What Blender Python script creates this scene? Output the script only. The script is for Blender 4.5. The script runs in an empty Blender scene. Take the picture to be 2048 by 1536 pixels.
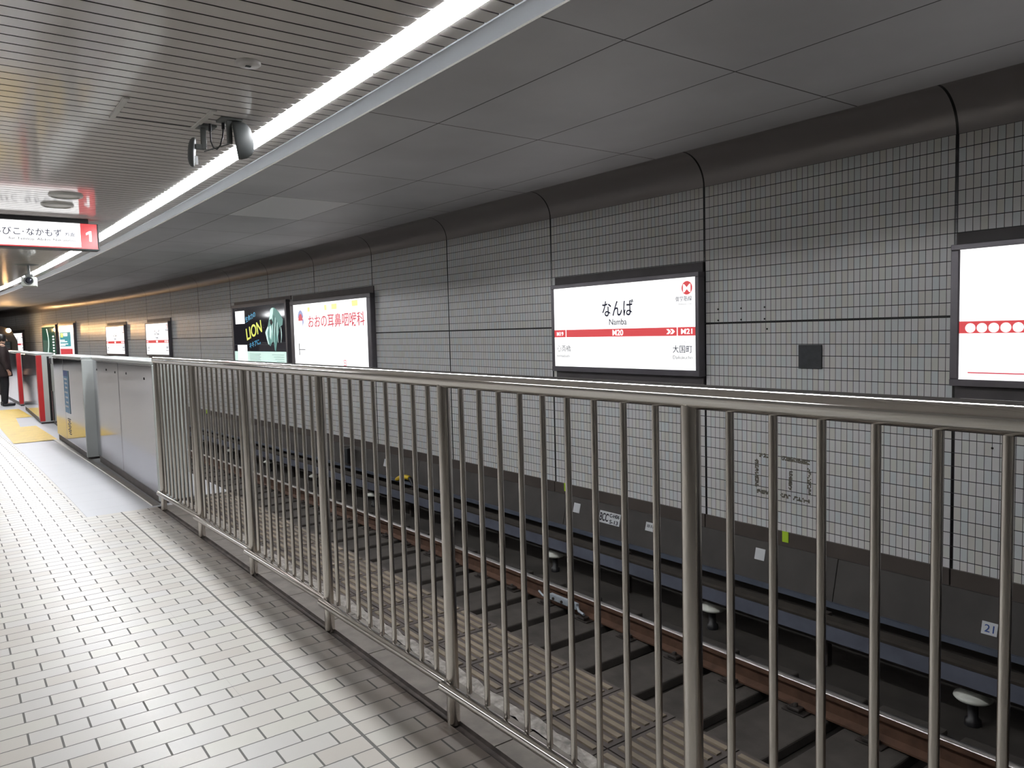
import bpy, bmesh, math, random
from mathutils import Vector, Matrix
random.seed(7)
SC = bpy.context.scene
COL = SC.collection

# ------------------------------------------------------------------ the line of the platform
S0, RC = 2.936, 246.6            # straight up to S0, then a gentle left-hand curve of radius RC
W = 5.90                         # tiled wall across the track
ZM, ZT, ZB = 1.5235, 2.8235, -0.345
SW, DW = 2.583, 2.2338           # wall panels
ZP, ZC = 2.75, 3.118             # platform ceiling, track ceiling
EDGE = 2.166


def ang(s):
    return 0.0 if s <= S0 else (s - S0) / RC


def B(s, d, z):
    a = ang(s)
    if s <= S0:
        return Vector((d, s, z))
    r = RC + d
    return Vector((-RC + r * math.cos(a), S0 + r * math.sin(a), z))


def edge(s):                     # the platform edge bulges out a little further along
    return EDGE if s < 12 else EDGE + 0.13 * min(1, (s - 12) / 9)


# ------------------------------------------------------------------ materials
def srgb(r, g, b):
    f = lambda c: (c / 255 / 12.92) if c / 255 <= .04045 else ((c / 255 + .055) / 1.055) ** 2.4
    return (f(r), f(g), f(b))


class NT:
    def __init__(s, name):
        s.m = bpy.data.materials.new(name)
        s.m.use_nodes = True
        s.t = s.m.node_tree
        s.b = s.t.nodes['Principled BSDF']

    def n(s, t, **kw):
        x = s.t.nodes.new(t)
        for k, v in kw.items():
            setattr(x, k, v)
        return x

    def put(s, sock, v):
        if isinstance(v, bpy.types.NodeSocket):
            s.t.links.new(v, sock)
        elif isinstance(v, (tuple, list)) and len(v) == 3 and sock.type == 'RGBA':
            sock.default_value = (*v, 1)
        else:
            sock.default_value = v

    def m2(s, op, a, b=0.0, c=0.0):
        x = s.n('ShaderNodeMath', operation=op)
        s.put(x.inputs[0], a)
        s.put(x.inputs[1], b)
        if op in ('COMPARE', 'MULTIPLY_ADD', 'SMOOTH_MIN'):
            s.put(x.inputs[2], c)
        return x.outputs[0]

    def mix(s, f, a, b):
        x = s.n('ShaderNodeMix', data_type='RGBA')
        s.put(x.inputs[0], f)
        s.put(x.inputs[6], a)
        s.put(x.inputs[7], b)
        return x.outputs[2]

    def ramp(s, f, stops):
        x = s.n('ShaderNodeValToRGB')
        e = x.color_ramp.elements
        while len(e) < len(stops):
            e.new(0.5)
        for k, (p, c) in enumerate(stops):
            e[k].position = p
            e[k].color = (*c, 1)
        s.put(x.inputs[0], f)
        return x.outputs[0]

    def noise(s, scale, vec=None, detail=4):
        x = s.n('ShaderNodeTexNoise')
        x.inputs['Scale'].default_value = scale
        x.inputs['Detail'].default_value = detail
        if vec is None:
            vec = s.n('ShaderNodeTexCoord').outputs['Object']
        s.put(x.inputs['Vector'], vec)
        return x.outputs['Fac']

    def uv(s):
        c = s.n('ShaderNodeTexCoord')
        x = s.n('ShaderNodeSeparateXYZ')
        s.t.links.new(c.outputs['UV'], x.inputs[0])
        return x.outputs[0], x.outputs[1], c.outputs['UV']

    def bump(s, h, strength, dist=0.002):
        x = s.n('ShaderNodeBump')
        x.inputs['Strength'].default_value = strength
        x.inputs['Distance'].default_value = dist
        s.put(x.inputs['Height'], h)
        s.t.links.new(x.outputs[0], s.b.inputs['Normal'])

    def set(s, col=None, rough=None, metal=None, spec=None):
        if col is not None:
            s.put(s.b.inputs['Base Color'], col)
        if rough is not None:
            s.put(s.b.inputs['Roughness'], rough)
        if metal is not None:
            s.put(s.b.inputs['Metallic'], metal)
        if spec is not None:
            s.put(s.b.inputs['Specular IOR Level'], spec)
        return s


def plain(name, col, rough=.5, metal=0, var=.12, scale=6, spec=.5, bump=0):
    x = NT(name)
    nz = x.noise(scale)
    dark = tuple(c * (1 - var) for c in col)
    lite = tuple(min(1, c * (1 + var)) for c in col)
    x.set(x.ramp(nz, [(.3, dark), (.7, lite)]), rough, metal, spec)
    if bump:
        x.bump(x.noise(scale * 12), bump, .003)
    return x.m


def glow(name, col, strength, rough=.12, base=None):
    x = NT(name)
    x.set(base if base else tuple(c * .8 for c in col), rough)
    x.put(x.b.inputs['Emission Color'], col)
    x.b.inputs['Emission Strength'].default_value = strength
    return x.m


M = {}
M['steel'] = plain('brushed_stainless', (.62, .60, .575), .08, 1, .03, 3)
M['steel_bar'] = plain('satin_stainless_bar', (.68, .645, .605), .21, 1, .03, 3)
M['steel_dull'] = plain('worn_stainless', (.52, .50, .47), .33, 1, .1, 5)
M['gate'] = plain('gate_panel_steel', (.52, .515, .56), .09, .9, .04, 1.2)
M['gate_top'] = plain('gate_top_grey', (.50, .53, .52), .35, 0, .05, 2)
M['gate_dark'] = plain('gate_plinth_dark', (.10, .085, .085), .5, 0, .2)
M['red'] = plain('red_stripe', (.55, .03, .035), .35, 0, .08)
M['black'] = plain('black_paint', (.012, .012, .014), .4, 0, .2)
M['slate'] = plain('slate_plate', (.035, .04, .045), .5, 0, .2, 20)
M['frame'] = plain('brown_anodised_frame', (.15, .14, .155), .32, .4, .1)
M['band'] = plain('brown_filler_panel', (.085, .075, .08), .45, 0, .12)
M['cove'] = None
M['skirt'] = plain('brown_skirting', (.085, .07, .062), .5, 0, .15, 2)
M['trough'] = plain('dusty_trough_cover', (.062, .056, .052), .62, 0, .22, 2.5, bump=.1)
M['trough_lip'] = plain('trough_lip_steel', (.09, .105, .14), .45, .2, .15)
M['plank'] = plain('blue_grey_cover_plank', (.105, .115, .15), .55, 0, .2, 4)
M['darkwood'] = plain('dark_cover_board', (.03, .024, .018), .7, 0, .3, 8)
M['bed'] = plain('dirty_concrete_bed', (.042, .037, .032), .85, 0, .35, 1.6, bump=.5)
M['sleeper'] = plain('dusty_sleeper', (.058, .051, .045), .85, 0, .3, 5, bump=.4)
M['rail_side'] = plain('rusty_rail', (.10, .052, .032), .7, .2, .3, 9, bump=.2)
M['rail_head'] = plain('polished_rail_head', (.60, .57, .55), .28, 1, .08)
M['bond'] = plain('pale_bond_metal', (.42, .47, .52), .4, .3, .12, 20)
M['iron'] = plain('dark_iron', (.05, .042, .038), .6, .4, .25, 12)
M['porcelain'] = plain('white_porcelain', (.66, .68, .62), .25, 0, .06)
M['white'] = plain('white_plate', (.70, .72, .74), .4, 0, .05)
M['lime'] = plain('lime_reflector', (.50, .75, .05), .4, 0, .05)
M['yellow'] = plain('yellow_cap', (.75, .52, .03), .4, 0, .06)
M['ink'] = plain('dark_lettering', (.01, .01, .02), .5, 0, .05)
M['navy'] = plain('navy_lettering', (.02, .025, .09), .5, 0, .05)
M['inkgrey'] = plain('grey_lettering', (.13, .13, .15), .5, 0, .05)
M['inkblue'] = plain('blue_lettering', (.02, .08, .35), .5, 0, .05)
M['coat'] = plain('dark_brown_coat', (.022, .014, .014), .85, 0, .2, 30)
M['trousers'] = plain('black_trousers', (.010, .010, .012), .85, 0, .2, 30)
M['shoe'] = plain('black_shoe', (.008, .008, .009), .3, 0, .1)
M['skin'] = plain('skin', (.50, .31, .22), .5, 0, .05, 20)
M['hair'] = plain('black_hair', (.010, .008, .007), .45, 0, .2, 60)
M['kerb'] = plain('grey_kerb_stone', (.13, .115, .10), .7, 0, .25, 9, bump=.2)
M['gutter'] = plain('dirty_gutter', (.045, .035, .030), .8, 0, .4, 14, bump=.4)
M['mortar'] = plain('crumbling_mortar', (.26, .24, .22), .9, 0, .45, 26, bump=.8)
M['ribtile'] = plain('worn_ribbed_tile', (.058, .047, .042), .75, 0, .28, 7, bump=.2)
M['rib'] = plain('worn_tile_rib', (.150, .120, .086), .7, 0, .35, 5, bump=.2)
M['tactile'] = plain('yellow_tactile', (.72, .50, .07), .45, 0, .1, 6)
M['fascia'] = plain('painted_fascia', (.33, .35, .37), .38, .2, .05, 1)
M['lip'] = plain('bright_fascia_lip', (.8, .8, .8), .15, 1, .03)
M['slat'] = plain('cream_grey_slat', (.78, .745, .715), .09, 0, .05, .8, spec=.7)
M['slatgap'] = plain('dark_slat_gap', (.085, .076, .072), .8, 0, .1)
M['cream'] = plain('offwhite_cover', (.47, .45, .43), .4, 0, .04)
M['hatch'] = plain('pale_hatch_edge', (.50, .49, .46), .4, 0, .04)
M['camgrey'] = plain('pale_grey_casing', (.50, .52, .49), .4, 0, .05)
M['darkgrey'] = plain('dark_grey_casing', (.085, .09, .085), .5, 0, .1)
M['midgrey'] = plain('mid_grey_casing', (.055, .06, .06), .6, 0, .08)
M['grille'] = plain('grey_grille', (.09, .087, .095), .6, 0, .1, 60)
M['lens'] = plain('dark_lens', (.02, .022, .03), .06, 0, .1)
M['housing'] = plain('lamp_housing', (.55, .56, .57), .4, 0, .04)
M['train'] = plain('train_front_paint', (.10, .085, .08), .3, .3, .1)
M['trainred'] = plain('train_red_band', (.40, .02, .03), .35, 0, .05)
M['trainglass'] = plain('train_windscreen', (.01, .01, .012), .05, 0, .1)
M['residue'] = plain('old_tape_residue', (.15, .135, .11), .8, 0, .5, 40)
M['wallleft'] = plain('pale_far_wall', (.50, .49, .47), .5, 0, .06, 1)
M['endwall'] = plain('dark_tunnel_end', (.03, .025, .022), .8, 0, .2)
M['blueA'] = plain('deep_blue_sticker', (.02, .07, .32), .4, 0, .05)
M['blueB'] = plain('light_blue_sticker', (.10, .28, .50), .4, 0, .08)
M['bluepale'] = plain('pale_blue_border', (.30, .50, .62), .4, 0, .05)
# things that are lit
LAMP = 45.0
M['lamp'] = glow('fluorescent_diffuser', (.965, .975, 1.0), LAMP)
M['lamp2'] = glow('broad_diffuser', (.965, .975, 1.0), 14)
M['panel'] = glow('backlit_white', (1, 1, 1), 1.3, .15)
M['panelred'] = glow('backlit_red', (.76, .085, .095), .82, .2, (.3, .03, .03))
M['panelwhite'] = glow('backlit_white_marks', (1, 1, 1), 1.1, .3)
M['adred'] = glow('backlit_red_letters', (.75, .10, .14), .75, .3, (.3, .03, .03))
M['adblue'] = glow('backlit_blue_mark', (.40, .45, .70), .8, .3, (.1, .1, .3))
M['adyellow'] = glow('backlit_yellow_mark', (1.0, .95, .30), 1.1, .3)
M['poster'] = glow('dark_poster_film', (.03, .028, .035), .45, .06, (.012, .012, .014))
M['plime'] = glow('poster_yellow_letters', (.80, .85, .13), .9, .3)
M['pcyan'] = glow('poster_cyan_letters', (.05, .36, .60), .75, .3)
M['pteal'] = glow('poster_teal_figure', (.16, .42, .38), .42, .3)
M['pmint'] = glow('poster_mint_highlight', (.62, .86, .80), .95, .3)
M['pbase'] = glow('poster_pale_base', (.66, .88, .80), .85, .1)
M['pgreen'] = glow('poster_green_film', (.035, .11, .075), .55, .06)
M['pblue'] = glow('poster_teal_field', (.10, .40, .45), .7, .1)
M['headlamp'] = glow('train_headlamp_glass', (1.0, .66, .30), 160)


def tile_wall():
    x = NT('small_wall_tile')
    u, v, _ = x.uv()
    a = x.m2('DIVIDE', x.m2('SUBTRACT', u, SW), DW)
    pid = x.m2('FLOOR', a)
    q = x.m2('MULTIPLY', x.m2('SUBTRACT', a, pid), DW)
    sd = x.m2('MINIMUM', q, x.m2('SUBTRACT', DW, q))
    seam = x.m2('LESS_THAN', sd, .0105)
    tp = (DW - .021) / 44
    c = x.m2('DIVIDE', x.m2('SUBTRACT', q, .0105), tp)
    ci = x.m2('FLOOR', c)
    jv = x.m2('GREATER_THAN', x.m2('ABSOLUTE', x.m2('SUBTRACT', x.m2('SUBTRACT', c, ci), .5)), .5 - .042)
    r = x.m2('DIVIDE', x.m2('SUBTRACT', ZM, v), .1)
    ri = x.m2('FLOOR', r)
    jh = x.m2('GREATER_THAN', x.m2('ABSOLUTE', x.m2('SUBTRACT', x.m2('SUBTRACT', r, ri), .5)), .5 - .030)
    mid = x.m2('LESS_THAN', x.m2('ABSOLUTE', x.m2('SUBTRACT', v, ZM)), .009)
    dark = x.m2('MAXIMUM', seam, mid)
    joint = x.m2('MAXIMUM', jv, jh)
    wn = x.n('ShaderNodeTexWhiteNoise', noise_dimensions='3D')
    cb = x.n('ShaderNodeCombineXYZ')
    x.put(cb.inputs[0], ci)
    x.put(cb.inputs[1], ri)
    x.put(cb.inputs[2], pid)
    x.put(wn.inputs['Vector'], cb.outputs[0])
    col = x.ramp(wn.outputs['Value'], [(0, (.71, .69, .65)), (.25, (.76, .75, .735)), (.5, (.75, .74, .75)),
                                       (.75, (.70, .74, .75)), (1, (.73, .72, .66))])
    col = x.mix(joint, col, (.04, .04, .043))
    col = x.mix(dark, col, (.014, .013, .014))
    # anchor holes left in the tiles
    hole = None
    for (hs, hz) in [(4.665, 1.655), (4.41, 1.655), (4.165, 1.655), (4.665, 1.55), (4.41, 1.55), (4.165, 1.55),
                     (4.14, 1.46), (2.31, .885), (2.32, .585), (6.05, 1.60), (6.95, 1.60)]:
        du = x.m2('SUBTRACT', u, hs)
        dv = x.m2('SUBTRACT', v, hz)
        dd = x.m2('ADD', x.m2('MULTIPLY', du, du), x.m2('MULTIPLY', dv, dv))
        h = x.m2('LESS_THAN', dd, .0085 ** 2)
        hole = h if hole is None else x.m2('MAXIMUM', hole, h)
    col = x.mix(hole, col, (.012, .011, .01))
    x.set(col, x.m2('MULTIPLY_ADD', joint, .5, .22), 0, .5)
    x.bump(x.m2('SUBTRACT', 1, x.m2('MAXIMUM', joint, dark)), .5, .002)
    return x.m


def floor_brick():
    x = NT('platform_floor_brick')
    u, v, uvv = x.uv()
    r = x.m2('DIVIDE', x.m2('SUBTRACT', v, 4.04), .104)
    ri = x.m2('FLOOR', r)
    odd = x.m2('MULTIPLY', x.m2('FLOORED_MODULO', ri, 2), .5)
    c = x.m2('ADD', x.m2('DIVIDE', x.m2('SUBTRACT', u, .252), .204), odd)
    ci = x.m2('FLOOR', c)
    jh = x.m2('GREATER_THAN', x.m2('ABSOLUTE', x.m2('SUBTRACT', x.m2('SUBTRACT', r, ri), .5)), .5 - .027)
    jv = x.m2('GREATER_THAN', x.m2('ABSOLUTE', x.m2('SUBTRACT', x.m2('SUBTRACT', c, ci), .5)), .5 - .019)
    jv = x.m2('MULTIPLY', jv, x.m2('GREATER_THAN', x.m2('ABSOLUTE', x.m2('SUBTRACT', u, 1.16)), .03))
    gr = x.m2('LESS_THAN', x.m2('ABSOLUTE', x.m2('SUBTRACT', u, 1.16)), .006)
    joint = x.m2('MAXIMUM', x.m2('MAXIMUM', jh, jv), gr)
    wn = x.n('ShaderNodeTexWhiteNoise', noise_dimensions='2D')
    cb = x.n('ShaderNodeCombineXYZ')
    x.put(cb.inputs[0], ci)
    x.put(cb.inputs[1], ri)
    x.put(wn.inputs['Vector'], cb.outputs[0])
    col = x.ramp(wn.outputs['Value'], [(0, (.52, .495, .45)), (.35, (.57, .555, .51)), (.7, (.55, .545, .525)), (1, (.58, .575, .515))])
    grime = x.noise(2.2, uvv, 6)
    col = x.mix(x.m2('MULTIPLY', grime, .25), col, (.42, .37, .33))
    # trodden dirt along the foot of the kerb
    nearkerb = x.m2('MULTIPLY', x.m2('SMOOTH_MIN', x.m2('MAXIMUM', x.m2('MULTIPLY', x.m2('SUBTRACT', u, 1.22), 4.2), 0), 1, .1), .62)
    dn = x.m2('MULTIPLY', nearkerb, x.m2('ADD', x.noise(9, uvv, 5), .45))
    col = x.mix(dn, col, (.20, .145, .12))
    col = x.mix(joint, col, (.13, .125, .118))
    x.set(col, x.m2('MULTIPLY_ADD', joint, .35, .33), 0, .5)
    hgt = x.m2('MULTIPLY_ADD', joint, -1.0, x.m2('MULTIPLY', x.noise(160, uvv, 2), .12))
    x.bump(hgt, .45, .002)
    return x.m


def floor_panel():
    x = NT('pale_platform_panel')
    u, v, uvv = x.uv()
    r = x.m2('DIVIDE', v, .45)
    j = x.m2('GREATER_THAN', x.m2('ABSOLUTE', x.m2('SUBTRACT', x.m2('FRACT', r), .5)), .494)
    c = x.m2('LESS_THAN', x.m2('ABSOLUTE', x.m2('SUBTRACT', u, .892)), .006)
    joint = x.m2('MAXIMUM', j, c)
    col = x.mix(x.noise(1.5, uvv), (.46, .475, .505), (.52, .53, .555))
    col = x.mix(x.m2('MULTIPLY', joint, .55), col, (.25, .25, .26))
    x.set(col, .38, 0, .5)
    return x.m


def track_ceiling():
    x = NT('track_ceiling_board')
    u, v, uvv = x.uv()          # u along the track, v across
    cols = [1.18, 2.172, 3.164, 4.155, 5.163]
    j = None
    for k in cols:
        t = x.m2('LESS_THAN', x.m2('ABSOLUTE', x.m2('SUBTRACT', v, k)), .0055)
        j = t if j is None else x.m2('MAXIMUM', j, t)
    # cross joints: every 1.992 m up to 7.15, then the closer panel, then on
    q1 = x.m2('FRACT', x.m2('DIVIDE', x.m2('SUBTRACT', u, 3.168), 1.992))
    j1 = x.m2('GREATER_THAN', x.m2('ABSOLUTE', x.m2('SUBTRACT', q1, .5)), .5 - .0028)
    q2 = x.m2('FRACT', x.m2('DIVIDE', x.m2('SUBTRACT', u, 8.74), 1.58))
    j2 = x.m2('GREATER_THAN', x.m2('ABSOLUTE', x.m2('SUBTRACT', q2, .5)), .5 - .0035)
    far = x.m2('GREATER_THAN', u, 7.4)
    jc = x.m2('ADD', x.m2('MULTIPLY', j1, x.m2('SUBTRACT', 1, far)), x.m2('MULTIPLY', j2, far))
    j = x.m2('MAXIMUM', j, jc)
    nz = x.noise(.9, uvv, 5)
    col = x.ramp(nz, [(.3, (.52, .515, .525)), (.7, (.62, .615, .625))])
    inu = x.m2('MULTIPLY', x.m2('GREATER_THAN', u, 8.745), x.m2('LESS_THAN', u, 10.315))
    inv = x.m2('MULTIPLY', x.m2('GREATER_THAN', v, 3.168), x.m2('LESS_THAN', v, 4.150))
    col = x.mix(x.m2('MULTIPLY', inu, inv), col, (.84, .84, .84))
    col = x.mix(j, col, (.05, .045, .043))
    x.set(col, .55, 0, .4)
    x.bump(x.m2('SUBTRACT', 1, j), .4, .003)
    return x.m


def cove_metal():
    x = NT('dark_brown_cove_sheet')
    u, v, uvv = x.uv()
    a = x.m2('FRACT', x.m2('DIVIDE', x.m2('SUBTRACT', u, SW), DW))
    j = x.m2('GREATER_THAN', x.m2('ABSOLUTE', x.m2('SUBTRACT', a, .5)), .5 - .0042)
    col = x.mix(x.noise(.7, uvv, 5), (.28, .258, .255), (.34, .315, .312))
    col = x.mix(j, col, (.006, .006, .006))
    x.set(col, .34, .25, .5)
    x.bump(x.m2('SUBTRACT', 1, j), .6, .004)
    return x.m


M['tile'], M['brick'], M['pale'], M['tceil'], M['cove'] = tile_wall(), floor_brick(), floor_panel(), track_ceiling(), cove_metal()


# ------------------------------------------------------------------ mesh building
class MB:
    def __init__(s):
        s.bm = bmesh.new()
        s.uvl = None

    def face(s, pts, uvs=None, smooth=False):
        vs = [s.bm.verts.new(p) for p in pts]
        f = s.bm.faces.new(vs)
        f.smooth = smooth
        if uvs:
            if s.uvl is None:
                s.uvl = s.bm.loops.layers.uv.new('UVMap')
            for l, t in zip(f.loops, uvs):
                l[s.uvl].uv = t
        return s

    def box(s, x0, x1, y0, y1, z0, z1, bev=0, seg=2, rot=None, mid=None):
        r = bmesh.ops.create_cube(s.bm, size=1)
        vs = r['verts']
        bmesh.ops.scale(s.bm, vec=(x1 - x0, y1 - y0, z1 - z0), verts=vs)
        c = Vector(((x0 + x1) / 2, (y0 + y1) / 2, (z0 + z1) / 2))
        if bev:
            es = list({e for v in vs for e in v.link_edges})
            q = bmesh.ops.bevel(s.bm, geom=es, offset=bev, segments=seg, affect='EDGES', profile=.5)
            vs = list({v for f in q['faces'] for v in f.verts} | {v for v in vs if v.is_valid})
        if rot:
            bmesh.ops.rotate(s.bm, verts=vs, cent=(0, 0, 0), matrix=rot)
        bmesh.ops.translate(s.bm, vec=c, verts=vs)
        return s

    def tube(s, path, rad, n=12, cap=True):
        path = [Vector(p) for p in path]
        rads = rad if isinstance(rad, (list, tuple)) else [rad] * len(path)
        rings = []
        up = None
        for k, p in enumerate(path):
            t = (path[min(k + 1, len(path) - 1)] - path[max(k - 1, 0)]).normalized()
            if up is None:
                up = Vector((0, 0, 1)) if abs(t.z) < .9 else Vector((1, 0, 0))
            a = t.cross(up).normalized()
            b = a.cross(t).normalized()
            up = b
            rings.append([s.bm.verts.new(p + (a * math.cos(2 * math.pi * i / n) + b * math.sin(2 * math.pi * i / n)) * rads[k]) for i in range(n)])
        for r0, r1 in zip(rings, rings[1:]):
            for i in range(n):
                f = s.bm.faces.new((r0[i], r0[(i + 1) % n], r1[(i + 1) % n], r1[i]))
                f.smooth = True
        if cap:
            s.bm.faces.new([s.bm.verts.new(v.co) for v in rings[0][::-1]])
            s.bm.faces.new([s.bm.verts.new(v.co) for v in rings[-1]])
        return s

    def lathe(s, prof, n=24, cen=(0, 0, 0), axis='z'):
        cen = Vector(cen)

        def P(r, h, i):
            a = 2 * math.pi * i / n
            c, q = r * math.cos(a), r * math.sin(a)
            return cen + (Vector((c, q, h)) if axis == 'z' else Vector((c, h, q)) if axis == 'y' else Vector((h, c, q)))
        rings = [[s.bm.verts.new(P(max(r, 1e-4), h, i)) for i in range(n)] for r, h in prof]
        for r0, r1 in zip(rings, rings[1:]):
            for i in range(n):
                f = s.bm.faces.new((r0[i], r0[(i + 1) % n], r1[(i + 1) % n], r1[i]))
                f.smooth = True
        s.bm.faces.new([s.bm.verts.new(v.co) for v in rings[0][::-1]])
        s.bm.faces.new([s.bm.verts.new(v.co) for v in rings[-1]])
        return s

    def poly(s, pts, depth, plane='xz', at=0.0):
        """flat outline (x,z) given thickness along y, or (x,y) along z"""
        def P(a, b, t):
            return (a, at + t, b) if plane == 'xz' else (a, b, at + t)
        f0 = [s.bm.verts.new(P(a, b, 0)) for a, b in pts]
        f1 = [s.bm.verts.new(P(a, b, depth)) for a, b in pts]
        s.bm.faces.new(f0)
        s.bm.faces.new(f1[::-1])
        n = len(pts)
        for i in range(n):
            s.bm.faces.new((f0[i], f0[(i + 1) % n], f1[(i + 1) % n], f1[i]))
        return s

    def sweep(s, prof, ss, closed=True, uvv=None, smooth=False, caps=True):
        """profile of (d, z) points carried along the track through stations ss"""
        rings = [[s.bm.verts.new(B(t, d, z)) for d, z in prof] for t in ss]
        if s.uvl is None:
            s.uvl = s.bm.loops.layers.uv.new('UVMap')
        n = len(prof)
        for k in range(len(ss) - 1):
            for i in range(n if closed else n - 1):
                j = (i + 1) % n
                f = s.bm.faces.new((rings[k][i], rings[k][j], rings[k + 1][j], rings[k + 1][i]))
                f.smooth = smooth
                va = uvv[i] if uvv else i
                vb = uvv[j] if uvv else j
                for l, t in zip(f.loops, [(ss[k], va), (ss[k], vb), (ss[k + 1], vb), (ss[k + 1], va)]):
                    l[s.uvl].uv = t
        if closed and caps:
            s.bm.faces.new(rings[0][::-1])
            s.bm.faces.new(rings[-1])
        return s

    def build(s, name, mat, parent=None, recalc=True):
        if recalc:
            bmesh.ops.recalc_face_normals(s.bm, faces=s.bm.faces)
        me = bpy.data.meshes.new(name)
        s.bm.to_mesh(me)
        s.bm.free()
        for m in (mat if isinstance(mat, (list, tuple)) else [mat]):
            me.materials.append(m)
        o = bpy.data.objects.new(name, me)
        COL.objects.link(o)
        if parent:
            o.parent = parent
        return o


def tag(o, label, cat, group=None, kind=None):
    o['label'] = label
    o['category'] = cat
    if group:
        o['group'] = group
    if kind:
        o['kind'] = kind
    return o


def struct(o, label=None):
    o['kind'] = 'structure'
    if label:
        o['label'] = label
    return o


def thing(name, label, cat, s, d, z, mode='platform', group=None, tilt=0):
    """Empty at the base. platform: x = out towards the track, y = along it. wall: x = to the right seen from the platform, y = into the wall."""
    o = bpy.data.objects.new(name, None)
    COL.objects.link(o)
    o.location = B(s, d, z)
    a = ang(s)
    R = Matrix.Rotation(a if mode == 'platform' else a - math.pi / 2, 4, 'Z')
    if tilt:
        R = R @ Matrix.Rotation(-tilt, 4, 'X')
    o.rotation_euler = R.to_euler()
    o.empty_display_size = .1
    tag(o, label, cat, group)
    return o


def dup(root, s, d, z, label, mode='platform', group=None):
    def cp(o, par):
        c = o.copy()
        COL.objects.link(c)
        c.parent = par
        for ch in list(o.children):
            cp(ch, c)
        return c
    r = cp(root, None)
    r.location = B(s, d, z)
    a = ang(s)
    r.rotation_euler = (0, 0, a if mode == 'platform' else a - math.pi / 2)
    r['label'] = label
    if group:
        r['group'] = group
    return r


def text(body, parent, mat, x, z, y, h=None, w=None, name='lettering', align='C', bold=0, depth=.0015, rot=0, maxw=None, label=None):
    """lettering standing in the local x-z plane, facing -y; x is left, centre or right, z the middle height"""
    c = bpy.data.curves.new('t', 'FONT')
    c.body = body
    c.size = 1
    c.offset = bold
    c.extrude = .001
    o = bpy.data.objects.new('t', c)
    COL.objects.link(o)
    dg = bpy.context.evaluated_depsgraph_get()
    dg.update()
    me = bpy.data.meshes.new_from_object(o.evaluated_get(dg))
    bpy.data.objects.remove(o)
    bpy.data.curves.remove(c)
    xs = [v.co.x for v in me.vertices]
    ys = [v.co.y for v in me.vertices]
    x0, x1, y0, y1 = min(xs), max(xs), min(ys), max(ys)
    k = (h / (y1 - y0)) if h else (w / (x1 - x0))
    kx = k
    if h and w:
        kx = w / (x1 - x0)
    if maxw and kx * (x1 - x0) > maxw:
        kx = maxw / (x1 - x0)
    ax = {'C': (x0 + x1) / 2, 'L': x0, 'R': x1}[align]
    cy = (y0 + y1) / 2
    cr, sr = math.cos(rot), math.sin(rot)
    for v in me.vertices:
        px, pz, t = (v.co.x - ax) * kx, (v.co.y - cy) * k, v.co.z
        v.co = (x + px * cr - pz * sr, y - (depth if t > 0 else 0), z + px * sr + pz * cr)
    me.name = name
    me.materials.clear()
    me.materials.append(mat)
    q = bpy.data.objects.new(name, me)
    COL.objects.link(q)
    q.parent = parent
    if label:
        q['label'] = label
    return q


def frange(a, b, st):
    n = max(1, int(round(abs(b - a) / st)))
    return [a + (b - a) * i / n for i in range(n + 1)]


# ------------------------------------------------------------------ SETTING
SA, SZ = -5.0, 96.0
SS = frange(SA, SZ, 1.0)

# floors
m = MB()
for (d0, d1, a, b) in ((-10.0, .892, SA, SZ), (.892, 1.455, SA, 7.36)):
    st = frange(a, b, 1.0)
    for t0, t1 in zip(st, st[1:]):
        m.face([B(t0, d0, 0), B(t0, d1, 0), B(t1, d1, 0), B(t1, d0, 0)], [(d0, t0), (d1, t0), (d1, t1), (d0, t1)])
struct(m.build('floor', M['brick'], recalc=False), 'pale brick-pattern platform floor')
m = MB()
st = frange(7.36, SZ, 1.0)
for t0, t1 in zip(st, st[1:]):
    m.face([B(t0, .892, 0), B(t0, edge(t0), 0), B(t1, edge(t1), 0), B(t1, .892, 0)], [(.892, t0), (edge(t0), t0), (edge(t1), t1), (.892, t1)])
struct(m.build('floor', M['pale'], recalc=False), 'smooth pale grey platform paving along the gates')
st = frange(SA, 7.36, 1.0)
struct(MB().sweep([(1.455, .0), (1.463, -.012), (1.492, -.012), (1.498, .002)], st, closed=False).build('trim_1', M['gutter'], recalc=False), 'dirty narrow gutter at the foot of the fence')
m = MB()                                                      # kerb stones
for k in range(24):
    a = SA + k * .515
    b = min(a + .509, 7.36)
    if a < 7.3:
        m.sweep([(1.498, -.1), (1.498, .002), (1.672, .002), (1.672, -.1)], [a, b])
struct(m.build('trim_2', M['kerb']), 'grey kerb stones under the fence')
m = MB()                                                      # crumbly mortar strip
st = frange(SA, 7.36, .06)
prev = None
rows = []
for t in st:
    rows.append([B(t, 1.672 + j * .022 + (random.uniform(-.006, .006) if j in (0, 3) else 0), random.uniform(-.006, .010)) for j in range(4)])
for r0, r1 in zip(rows, rows[1:]):
    for j in range(3):
        m.face([r0[j], r0[j + 1], r1[j + 1], r1[j]])
struct(m.build('trim_3', M['mortar'], recalc=False), 'crumbling pale mortar strip')
m = MB()                                                      # ribbed edge tiles
t = 2.242 - .2975 * 24
ribs = MB()
while t < 7.3:
    a, b = t + .003, t + .2945
    for d0, d1 in ((1.738, 1.804), (1.810, EDGE)):
        m.sweep([(d0, -.1), (d0, 0), (d1, 0), (d1, -.1)], [a, b])
        n = 1 if d1 < 1.81 else 7
        for k in range(n):
            dc = d0 + .036 + k * .0475 if n > 1 else (d0 + d1) / 2
            ribs.sweep([(dc - .0145, -.002), (dc - .0115, .006), (dc + .0115, .006), (dc + .0145, -.002)], [a + .022, b - .022])
    t += .2975
struct(m.build('trim_4', M['ribtile']), 'old brown ribbed tiles on the platform edge')
struct(ribs.build('trim_4', M['rib']), 'raised worn ribs of the edge tiles')
m = MB()
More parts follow.
